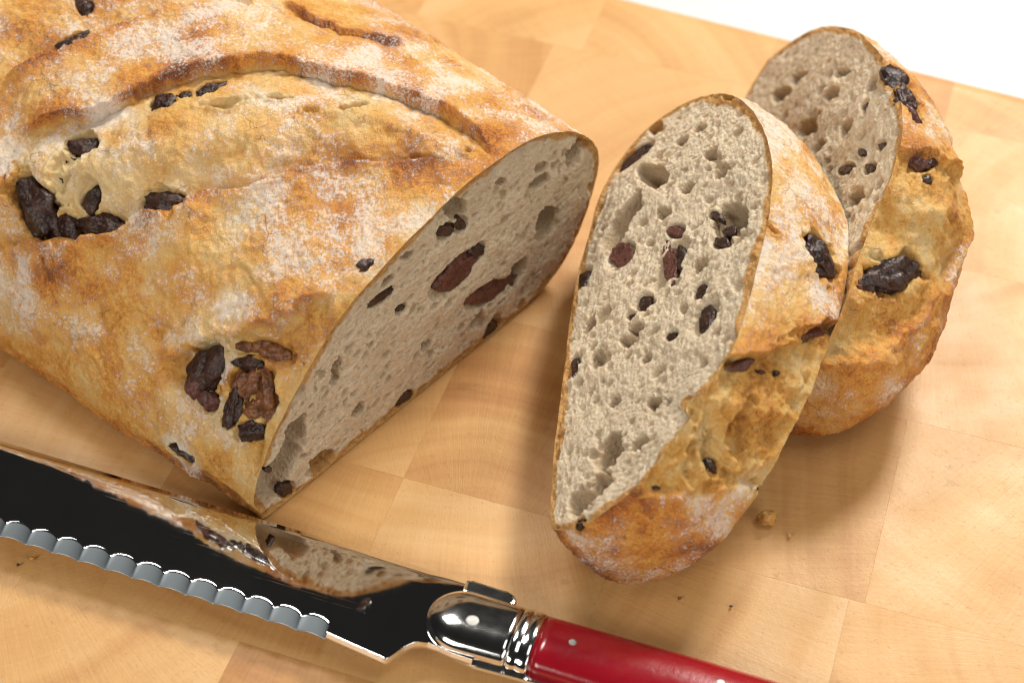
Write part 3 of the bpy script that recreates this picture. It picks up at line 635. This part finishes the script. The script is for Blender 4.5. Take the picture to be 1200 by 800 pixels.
# ---------------------------------------------------------------- the cut loaf
def build_loaf():
    base = LP0+(LU*5.0+LB*9.)*CM; base[2] = 0
    root = thing('bread_loaf', 'large floured loaf with scored crust and chocolate chunks, cut open across its end', 'bread', base)
    s = np.r_[np.linspace(0, .15, 8)[:-1], np.arange(.15, 13.5, .042), np.linspace(13.5, 24, 60)]
    sec = spline_closed(LOAF_SEC, 760); G = loaf_pt(s, sec); nr = grid_normals(G)
    cen = LP0+(LU*5.2+vec(0, 0, 1)*2.5)*CM+s[:, None]*LB*CM
    if np.mean(np.sum(nr*(G-cen[:, None]), -1)) < 0: nr = -nr
    rel = (G-LP0)/CM; SS, WW = rel@LB, rel@LU; up = smooth(-.1, .35, nr[..., 2])
    wig = .12*fbm(G, .011, 2, 40)+.05*fbm(G, .003, 2, 41)
    disp = .0008*fbm(G, .03, 3, 1)+.0002*fbm(G, .007, 3, 2)+.00028*fbm(G, .0018, 3, 3)-.0007*np.exp(-(fbm(G+wig[..., None]*.004, .022, 2, 4)/.045)**2)*smooth(-.1, .5, fbm(G, .03, 2, 9))+.00015*ridged(G, .008, 3, 30)*smooth(-.4, .5, fbm(G, .04, 2, 31))
    score = np.zeros(SS.shape); toast = .30+.6*fbm(G, .03, 3, 11)+.25*fbm(G, .007, 3, 14); flour = .40+.5*fbm(G+vec(3.3, 1, 2), .03, 3, 12)+.5*fbm(G, .009, 3, 13)
    def ln(k):
        d, g, p = polysd(SS+wig, WW+wig*.7, LINES[k]); end = smooth(-.02, .08, p)*smooth(1.02, .93, p); return d, g, end
    dA, gA, eA = ln('A'); dB, gB, eB = ln('B'); dC, gC, eC = ln('C'); dT, gT, eT = ln('T'); dD, gD, eD = ln('D')
    st = lambda d, g: .5+.5*np.tanh(d*g/.022)                         # 1 on the left of the line's course
    lA, lB, lC, lT, lD = st(dA, gA), st(dB, gB), st(dC, gC), st(dT, gT), st(dD, gD)
    # courses run towards the cut with w rising: left = the near (lower) side
    inA = lA*(1-lB)*smooth(-.2, .3, SS)*smooth(11.5, 9.5, SS)
    disp += up*eA*((1-lA)*.0024*np.exp(-dA/.6) - lA*.0022*np.exp(-dA/.35) - .0012*np.exp(-(dA/.05)**2)) + inA*.0034*smooth(.1, 1.3, np.minimum(dA, dB))
    disp += up*eB*(lB*.0036*np.exp(-dB/.6) - (1-lB)*.0026*np.exp(-dB/.3))
    toast += up*eA*(1.0*(1-lA)*np.exp(-dA/.16)+.35*(1-lA)*np.exp(-dA/.6))+up*eB*1.1*lB*np.exp(-dB/.22)
    inC = (1-lC)*smooth(6.8, 8.3, SS)*smooth(9., 7.8, WW)
    disp += up*eC*(lC*.0020*np.exp(-dC/.5) - (1-lC)*.0030*np.exp(-dC/.5)); toast += up*eC*.8*lC*np.exp(-dC/.3)
    disp += up*eT*((1-lT)*.0012*np.exp(-dT/.5) - lT*.0013*np.exp(-dT/.10)); toast += up*eT*1.3*np.exp(-dT/.10)
    inD = lD*smooth(3.5, 2.6, SS)*smooth(.3, 2.2, dD*0+WW+3.4-.55*SS)*smooth(-.1, .3, eD+.4)*smooth(3.0, 1.9, dD)
    disp += up*eD*((1-lD)*.0016*np.exp(-dD/.4) - lD*.0024*np.exp(-dD/.8)); toast += eD*.5*(1-lD)*np.exp(-dD/.25)
    score = np.clip(np.maximum.reduce([inA*.5, inC*.5, inD*.85]), 0, 1)
    disp += score*(.0010*fbm(G, .014, 2, 15)+.0005*ridged(G, .009, 2, 16))
    dep, torn, ring = carve(G, CHUNKS['loaf'], 5)
    disp += ring-dep; score = np.clip(score+torn*.7, 0, 1)
    toast = toast+score*(.8*fbm(G, .02, 3, 17)-.12)+.5*smooth(.9, .1, G[..., 2]/CM)
    flour = flour-score*(.15-.55*smooth(.1, .6, fbm(G, .014, 2, 18))) - .5*smooth(2.2, .6, G[..., 2]/CM) - 3*smooth(.0004, .001, dep)
    cut = smooth(0, .25, s)[:, None]
    disp = disp*np.where(dep > .0005, 1, .35+.65*cut)
    G = G+disp[..., None]*nr; G[..., 2] = np.maximum(G[..., 2], .0003)
    G[0] -= ((G[0]-LP0)@LB)[:, None]*LB                               # the cut itself is one plane
    F = grid_faces(*G.shape[:2])
    V = G.reshape(-1, 3); a = dict(score=score, toast=np.clip(toast, -.5, 1.6), flour=np.clip(flour, -1.5, 1.2))
    mesh_obj('crust', V, F, M_CRUST, root, a, base=base)
    add_chunks(root, CHUNKS['loaf'], base, False, 3)
    crumb_face('crumb', root, base, G[0], (LP0, LU, vec(0, 0, 1), -LB), (2.4, 8.6, 2.55), HOLES['loafface'], CHUNKS['loafface'], 21, 150, 1., .45)
    add_chunks(root, CHUNKS['loafface'], base, True, 4)
build_loaf()

# ---------------------------------------------------------------- the slice leaning on the heel
def build_slice():
    base = (SA-SN*ST*CM+S1*5*CM).copy(); base[2] = 0
    root = thing('bread_slice', 'thick pale slice of chocolate bread leaning back against the heel', 'bread', base)
    t = np.linspace(0, 1, 74); f, b = spline_closed(SLICE_SEC, 720), spline_closed(SLICE_BACK, 720)
    G = slice_pt(t, f, b); nr = grid_normals(G); cen = SA+(S1*5.2+S2*2.7)*CM
    if np.mean(np.sum(nr*(G-cen), -1)) < 0: nr = -nr
    rel = (G-SA)/CM; E1, E2, TT = rel@S1, rel@S2, -(rel@SN)
    bottom = smooth(.45, .1, E2)*smooth(10.6, 9.6, E1)
    disp = .0008*fbm(G, .025, 3, 61)+.0004*fbm(G, .007, 3, 62)+.00028*fbm(G, .0018, 3, 63)+.0001*ridged(G, .008, 3, 69)
    wig = .18*fbm(G, .011, 2, 70)+.07*fbm(G, .003, 2, 71)
    dU, gU, _ = polysd(E1+wig, TT, [(1.4, -.4), (2.05, .3), (2.42, .75), (3.17, 1.4), (4.25, 2.4), (4.6, 3.0)])
    dL, gL, _ = polysd(E2+wig, TT, [(2.2, -.4), (2.55, .2), (2.84, .6), (3.25, 1.4), (3.54, 2.3), (3.7, 3.0)])
    dome = smooth(1.2, 2.0, E2)*smooth(9., 7., E1)
    # courses run from front face to back: the near end of the slice is on their left
    lU = (.5+.5*np.tanh(dU*gU/.04)); hi = (1-(.5+.5*np.tanh(dL*gL/.05)))
    hi = np.where(E1 > 2.2, 1, hi); torn = lU*hi*dome
    disp += dome*((1-lU)*.0022*np.exp(-dU/.5)-lU*.0024*np.exp(-dU/.7)) + smooth(2.2, 1.2, E1)*((1-hi)*.0012*np.exp(-dL/.4)-hi*.0012*np.exp(-dL/.4))
    disp += torn*(.0015*fbm(G, .011, 2, 64)+.0016*ridged(G, .008, 3, 65))
    dep, tn, ring = carve(G, CHUNKS['slice'], 8)
    disp += ring-dep
    toast = .18+.45*fbm(G, .025, 3, 66)+.3*fbm(G, .006, 3, 72)+.12*torn+.75*smooth(2.9, 2.2, E2)*smooth(2.0, .6, E1)*(1-torn)+.5*bottom+dome*.5*(1-lU)*np.exp(-dU/.3)
    score = np.clip(torn+.7*tn, 0, 1)
    flour = .38+.4*fbm(G+vec(1, 2, 5), .024, 3, 67)+.5*fbm(G, .008, 3, 68)-.75*score-.35*bottom+.18*smooth(3., 5., E1)*smooth(3, 4.5, E2)-3*smooth(.0004, .001, dep)
    cut = (smooth(0, .2, TT)*smooth(ST, ST-.2, TT))
    disp *= np.where(dep > .0005, 1, .3+.7*cut)
    G = G+disp[..., None]*nr; G[..., 2] = np.maximum(G[..., 2], .0002)
    G[0] -= ((G[0]-SA)@SN)[:, None]*SN; q = (G[-1]-(SA-SN*ST*CM))@SN; G[-1] -= q[:, None]*SN; G[..., 2] = np.maximum(G[..., 2], .0002)
    mesh_obj('crust', G, grid_faces(*G.shape[:2]), M_CRUST, root, dict(score=score, toast=np.clip(toast, -.5, 1.6), flour=np.clip(flour, -1.5, 1.2)), base=base)
    crumb_face('crumb', root, base, G[0], (SA, S1, S2, SN), (2.2, 8.6, 2.5), HOLES['sliceface'], CHUNKS['sliceface'], 31, 150, 1.05, 1.3, .26)
    crumb_face('crumb', root, base, G[-1], (SA-SN*ST*CM, S1, S2, -SN), (2.4, 8.6, 2.6), [], [], 35, 60, .5, 1.3)
    add_chunks(root, CHUNKS['slice'], base, False, 7); add_chunks(root, CHUNKS['sliceface'], base, True, 8)
build_slice()

# ---------------------------------------------------------------- the heel behind it
def build_heel():
    base = HB+(H1*3.3+HR*2.)*CM; base[2] = 0
    root = thing('bread_heel', 'rounded brown end piece of chocolate bread standing behind the leaning slice', 'bread', base)
    t = 1-(1-np.linspace(0, 1, 100))**1.6; f = spline_closed(HEEL_SEC, 640); G = heel_pt(t, f); nr = grid_normals(G); nr[-1] = HR
    cen = HB+(H1*3.0+HR*2.6+vec(0, 0, 1)*2.4)*CM
    if np.mean(np.sum(nr*(G-cen), -1)) < 0: nr[:-1] = -nr[:-1]
    rel = (G-HB)/CM; E1, ZZ, RR = rel@H1, G[..., 2]/CM, rel@HR
    disp = .0010*fbm(G, .024, 3, 81)+.00045*fbm(G, .007, 3, 82)+.0003*fbm(G, .0018, 3, 83)+.00015*ridged(G, .008, 3, 91)
    wig = .22*fbm(G, .014, 2, 84)+.06*fbm(G, .003, 2, 85)
    zz = ZZ+wig-.12*(E1-.4); low = .5-.5*np.tanh((zz-3.42)/.05); dz = np.abs(zz-3.42); near = smooth(4.5, 1.5, E1)
    disp += near*(low*.0015*np.exp(-dz/.4)-(1-low)*.0016*np.exp(-dz/.5))
    fz = E1*.9+.38*ZZ+wig; fl = .5+.5*np.tanh((fz-3.55)/.05); df = np.abs(fz-3.55)      # the flap near the top
    disp += smooth(3.8, 4.6, ZZ)*(fl*.0022*np.exp(-df/.35)-(1-fl)*.0016*np.exp(-df/.4))
    dep, tn, ring = carve(G, CHUNKS['heel'], 9); disp += ring-dep
    torn = np.clip((1-low)*near*(1-.8*fl), 0, 1)*smooth(2.2, 3.0, ZZ)
    disp += torn*(.0008*fbm(G, .012, 2, 86)+.0005*ridged(G, .008, 2, 89))
    toast = .32+.5*fbm(G, .022, 3, 87)+.3*fbm(G, .006, 3, 92)+.35*low*near+.4*smooth(1.0, .2, ZZ)+.4*smooth(3.8, 4.6, ZZ)*fl*np.exp(-df/.2)+.05*torn
    score = np.clip(torn*.9+.7*tn, 0, 1)
    flour = .26+.45*fbm(G+vec(4, 1, 1), .02, 3, 88)+.5*fbm(G, .008, 3, 90)-.5*score-.4*smooth(1.4, .5, ZZ)-3*smooth(.0004, .001, dep)
    disp *= np.where(dep > .0005, 1, .3+.7*smooth(0, .05, t)[:, None]); disp[-1] = 0
    G = G+disp[..., None]*nr; G[..., 2] = np.maximum(G[..., 2], .0002); G[-1] = G[-2].mean(0)
    q = (G[0]-HB)@HN; G[0] -= q[:, None]*HN; G[0, :, 2] = np.maximum(G[0, :, 2], .0002)
    mesh_obj('crust', G, grid_faces(*G.shape[:2]), M_CRUST, root, dict(score=score, toast=np.clip(toast, -.5, 1.6), flour=np.clip(flour, -1.5, 1.2)), base=base)
    crumb_face('crumb', root, base, G[0], (HB, H1, H2, HN), (-.2, 7., 3.0), HOLES['heelface'], CHUNKS['heelface'], 51, 120, 1.1, .9, .34)
    add_chunks(root, CHUNKS['heel'], base, False, 11); add_chunks(root, CHUNKS['heelface'], base, True, 12)
build_heel()
# =====================================================================  the knife (local cm: x along towards the butt, y towards the spine, z up)
from mathutils import Matrix
KZ = 0.; ROLL, DROOP, YAW = radians(9), radians(-.5), radians(-18.85)        # it lies on the handle's belly, edge up a little
KO = vec(-.82, -8.35, .45)*CM
_ex, _ey, _ez = vec(cos(YAW), sin(YAW), 0), vec(-sin(YAW), cos(YAW), 0), vec(0, 0, 1)
ky = cos(ROLL)*_ey-sin(ROLL)*_ez; _z2 = sin(ROLL)*_ey+cos(ROLL)*_ez; kx = cos(DROOP)*_ex+sin(DROOP)*_z2; kz = np.cross(kx, ky)
knife = thing('bread_knife', 'serrated bread knife with mirror blade and red riveted handle lying on the board', 'knife', KO)
knife.matrix_world = Matrix(((kx[0], ky[0], kz[0], KO[0]), (kx[1], ky[1], kz[1], KO[1]), (kx[2], ky[2], kz[2], KO[2]), (0, 0, 0, 1)))
def build_blade():
    x = np.unique(np.r_[np.linspace(-17.5, -14, 60), np.arange(-14, -2.55, .021), np.linspace(-2.55, .3, 90)])
    PITCH_T = .628; ph = ((x+2.72)/PITCH_T) % 1.; ser = ((x < -2.72) & (x > -16.2)).astype(float); q = (2*ph-1)
    lo_x = [-17.5, -16.6, -15.5, -14, -10, -2.72, -1.40, -1.33, -1.27, -1.2, -1.1, -.96, -.82, -.7, -.45, -.147, .3]
    lo_y = [.55, -.2, -.85, -1.18, -1.24, -1.31, -1.50, -1.52, -1.43, -1.28, -1.08, -.9, -.83, -.80, -.81, -.86, -.88]
    low = np.interp(x, lo_x, lo_y) - ser*.03*(q**2) + ser*.025*(1-q**2)*(1-.5*q)
    hi = np.interp(x, [-17.5, -16.2, -14.5, -12, -.3, .3], [.6, .92, 1.1, 1.2, 1.12, 1.05])
    band = np.where(ser > 0, .36-.06*q**2-.05*q**8, .03)
    wj = np.r_[np.linspace(0, 1, 18)]; up = np.r_[.012, np.linspace(0, 1, 12)[1:]]
    Y = np.concatenate([low[None]+band[None]*wj[:, None], (low+band)[None]+(hi-low-band)[None]*up[:, None]], 0)
    f = np.clip(1-(Y-low[None])/band[None], 0, 1)
    T = .095
    drop = np.where(ser[None] > 0, .150*f*(1-.04*q[None]**2), .10*f)
    tip = np.interp(x, [-17.5, -15], [.6, 1])
    Z = (T-drop)*tip[None]
    top = np.stack([np.broadcast_to(x, Y.shape), Y, Z], -1)
    bev = np.clip((hi[None]-Y)/.035, 0, 1); top[..., 2] -= (1-bev)*.02
    yb = np.concatenate([low[None]+.0*x[None], (low+(hi-low)*.5)[None], hi[None]], 0)
    bot = np.stack([np.broadcast_to(x, yb.shape), yb, np.broadcast_to(np.array([[-.075], [-T], [-T+.01]]), yb.shape)], -1)
    m, n = Y.shape; V = np.concatenate([top.reshape(-1, 3), bot.reshape(-1, 3)]); F = list(map(tuple, grid_faces(m, n, False)[:, ::-1]))
    o2 = m*n; F += [tuple(int(a)+o2 for a in r) for r in grid_faces(3, n, False)]
    for i in range(n-1):
        F.append((i, i+1, o2+i+1, o2+i)); a = (m-1)*n; b = o2+2*n; F.append((a+i+1, a+i, b+i, b+i+1))
    g = np.concatenate([np.where((ser[None] > 0), smooth(.02, .12, f), 0).ravel(), np.zeros(3*n)])
    return mesh_obj('blade', V*CM, np.array(F), M_BLADE, knife, dict(ground=g))
build_blade()
def loft(name, secs, mat, parent, n=48, p=2.5, caps=True):
    """secs: (x, yc, zc, halfwidth, halfthick)"""
    th = np.linspace(0, 2*pi, n, endpoint=False); c, s = np.cos(th), np.sin(th)
    G = np.stack([np.stack([np.full(n, x), yc+b*np.sign(c)*np.abs(c)**(2/p), zc+h*np.sign(s)*np.abs(s)**(2/p)], -1) for x, yc, zc, b, h in secs])
    V = G.reshape(-1, 3)*CM; F = [tuple(map(int, f)) for f in grid_faces(len(secs), n)[:, ::-1]]
    if caps: F += [tuple(range(n)), tuple(range((len(secs)-1)*n, len(secs)*n))[::-1]]
    me = bpy.data.meshes.new(name); me.from_pydata(V.tolist(), [], F); me.update()
    bm = bmesh.new(); bm.from_mesh(me); bmesh.ops.recalc_face_normals(bm, faces=bm.faces); bm.to_mesh(me); bm.free()
    me.polygons.foreach_set('use_smooth', [len(f.vertices) == 4 for f in me.polygons]); me.materials.append(mat)
    o = bpy.data.objects.new(name, me); col.objects.link(o); o.parent = parent; return o
secs = []
for x in np.r_[-.95+.80*(1-np.cos(np.linspace(0.03, pi/2, 20))), np.linspace(-.1, .92, 12)]:
    k = sqrt(max(1-((x+.15)/.80)**2, 0)) if x < -.15 else 1.
    secs.append((x, 0, KZ, (.80-.03*max(x, 0))*k**.9, (.17+.30*min(1, k**.8))))
bol = loft('bolster', secs, M_STEEL, knife, 64, 2.6)
rp = [(.92, -.04), (.95, .0), (1.0, .012), (1.08, .015), (1.13, .002), (1.15, -.006), (1.17, .002), (1.22, .015), (1.30, .015), (1.36, .012), (1.395, .0), (1.40, -.03)]
loft('bolster_ring', [(x_, .02, KZ, .78+r_, .46+r_) for x_, r_ in rp], M_STEEL, bol, 64, 2.3)
hs = []
for x in np.r_[np.linspace(1.395, 10.2, 40), 10.4, 10.55, 10.62]:
    k = 1. if x < 10.2 else sqrt(max(1-((x-10.2)/.45)**2, .02)); e = 1+.05*sin((x-1.4)/8.8*pi)
    hs.append((x, .05, KZ, .735*e*k, .42*e*k))
loft('handle', hs, M_RED, knife, 64, 2.35)
def slab(name, pts, z0, z1, mat, bev=.0):
    bm = bmesh.new(); fc = bm.faces.new([bm.verts.new((x*CM, y*CM, z0*CM)) for x, y in pts]); ex = bmesh.ops.extrude_face_region(bm, geom=[fc])
    for e_ in ex['geom']:
        if isinstance(e_, bmesh.types.BMVert): e_.co.z = z1*CM
    bmesh.ops.recalc_face_normals(bm, faces=bm.faces)
    if bev: bmesh.ops.bevel(bm, geom=list(bm.edges), offset=bev*CM, segments=3, affect='EDGES', profile=.6)
    return bm_obj(name, bm, mat, knife, False)
slab('liner', [(-.4, -.80), (.4, -.90), (1.4, -.86), (5, -.86), (10.3, -.80), (10.3, .76), (5, .80), (1.4, .78), (.0, .72)], -.13, -.03, M_STEEL, .02)
slab('lever', [(-.46, .60), (-.50, .98), (-.34, 1.02), (.42, 1.0), (.62, .93), (.70, .80), (.66, .62), (.2, .56)], -.06, .30, M_STEEL, .08)
def rivet(x, y, r, mat=M_RIVET, zt=None):
    bm = bmesh.new(); bmesh.ops.create_uvsphere(bm, u_segments=24, v_segments=12, radius=r*CM)
    for v_ in bm.verts: v_.co.z = max(-1, min(1, v_.co.z/(r*CM)*2.2))*.18*r*CM
    o = bm_obj('rivet', bm, mat, knife, True); o.location = (x*CM, y*CM, zt*CM); return o
rivet(.05, -.20, .15, zt=.462); rivet(2.12, .05, .085, zt=.425); rivet(5.18, .12, .09, zt=.44)

# =====================================================================  crumbs on the board
def crumb_bit(x, y, r, label, mat, seed):
    V, F = ico(3); d = 1+.45*fbm(V+seed, .8, 3, seed); V2 = V*d[:, None]*np.array([1., .8, .85])*r*CM; V2[:, 2] -= V2[:, 2].min()-.0002
    o = mesh_obj('bread_crumb', V2, F, mat, None, dict(score=np.full(len(V), .7), toast=np.full(len(V), .35), flour=np.full(len(V), -.5), rim=np.zeros(len(V)), pit=np.zeros(len(V))))
    o.location = (x*CM, y*CM, 0); o['label'] = label; o['category'] = 'crumb'; o['group'] = 'loose crumbs on the board'
crumb_bit(5.58, -5.38, .20, 'largest brown crumb lying in the shadow beside the slice', M_CRUST, 3)
crumb_bit(6.05, -5.75, .045, 'tiny golden crumb just in front of the largest crumb', M_CRUST, 9)
crumb_bit(-10.36, -6.35, .05, 'tiny brown crumb at far left in front of the blade', M_CRUST, 4)
crumb_bit(-10.62, -6.50, .035, 'tiny dark chocolate speck at far left below the blade', M_CHOC['d'], 5)
crumb_bit(4.62, -7.55, .032, 'tiny dark speck on the board above the red handle', M_CHOC['d'], 6)
crumb_bit(3.55, -7.35, .038, 'tiny brown speck between the slice and the red handle', M_CHOC['b'], 7)
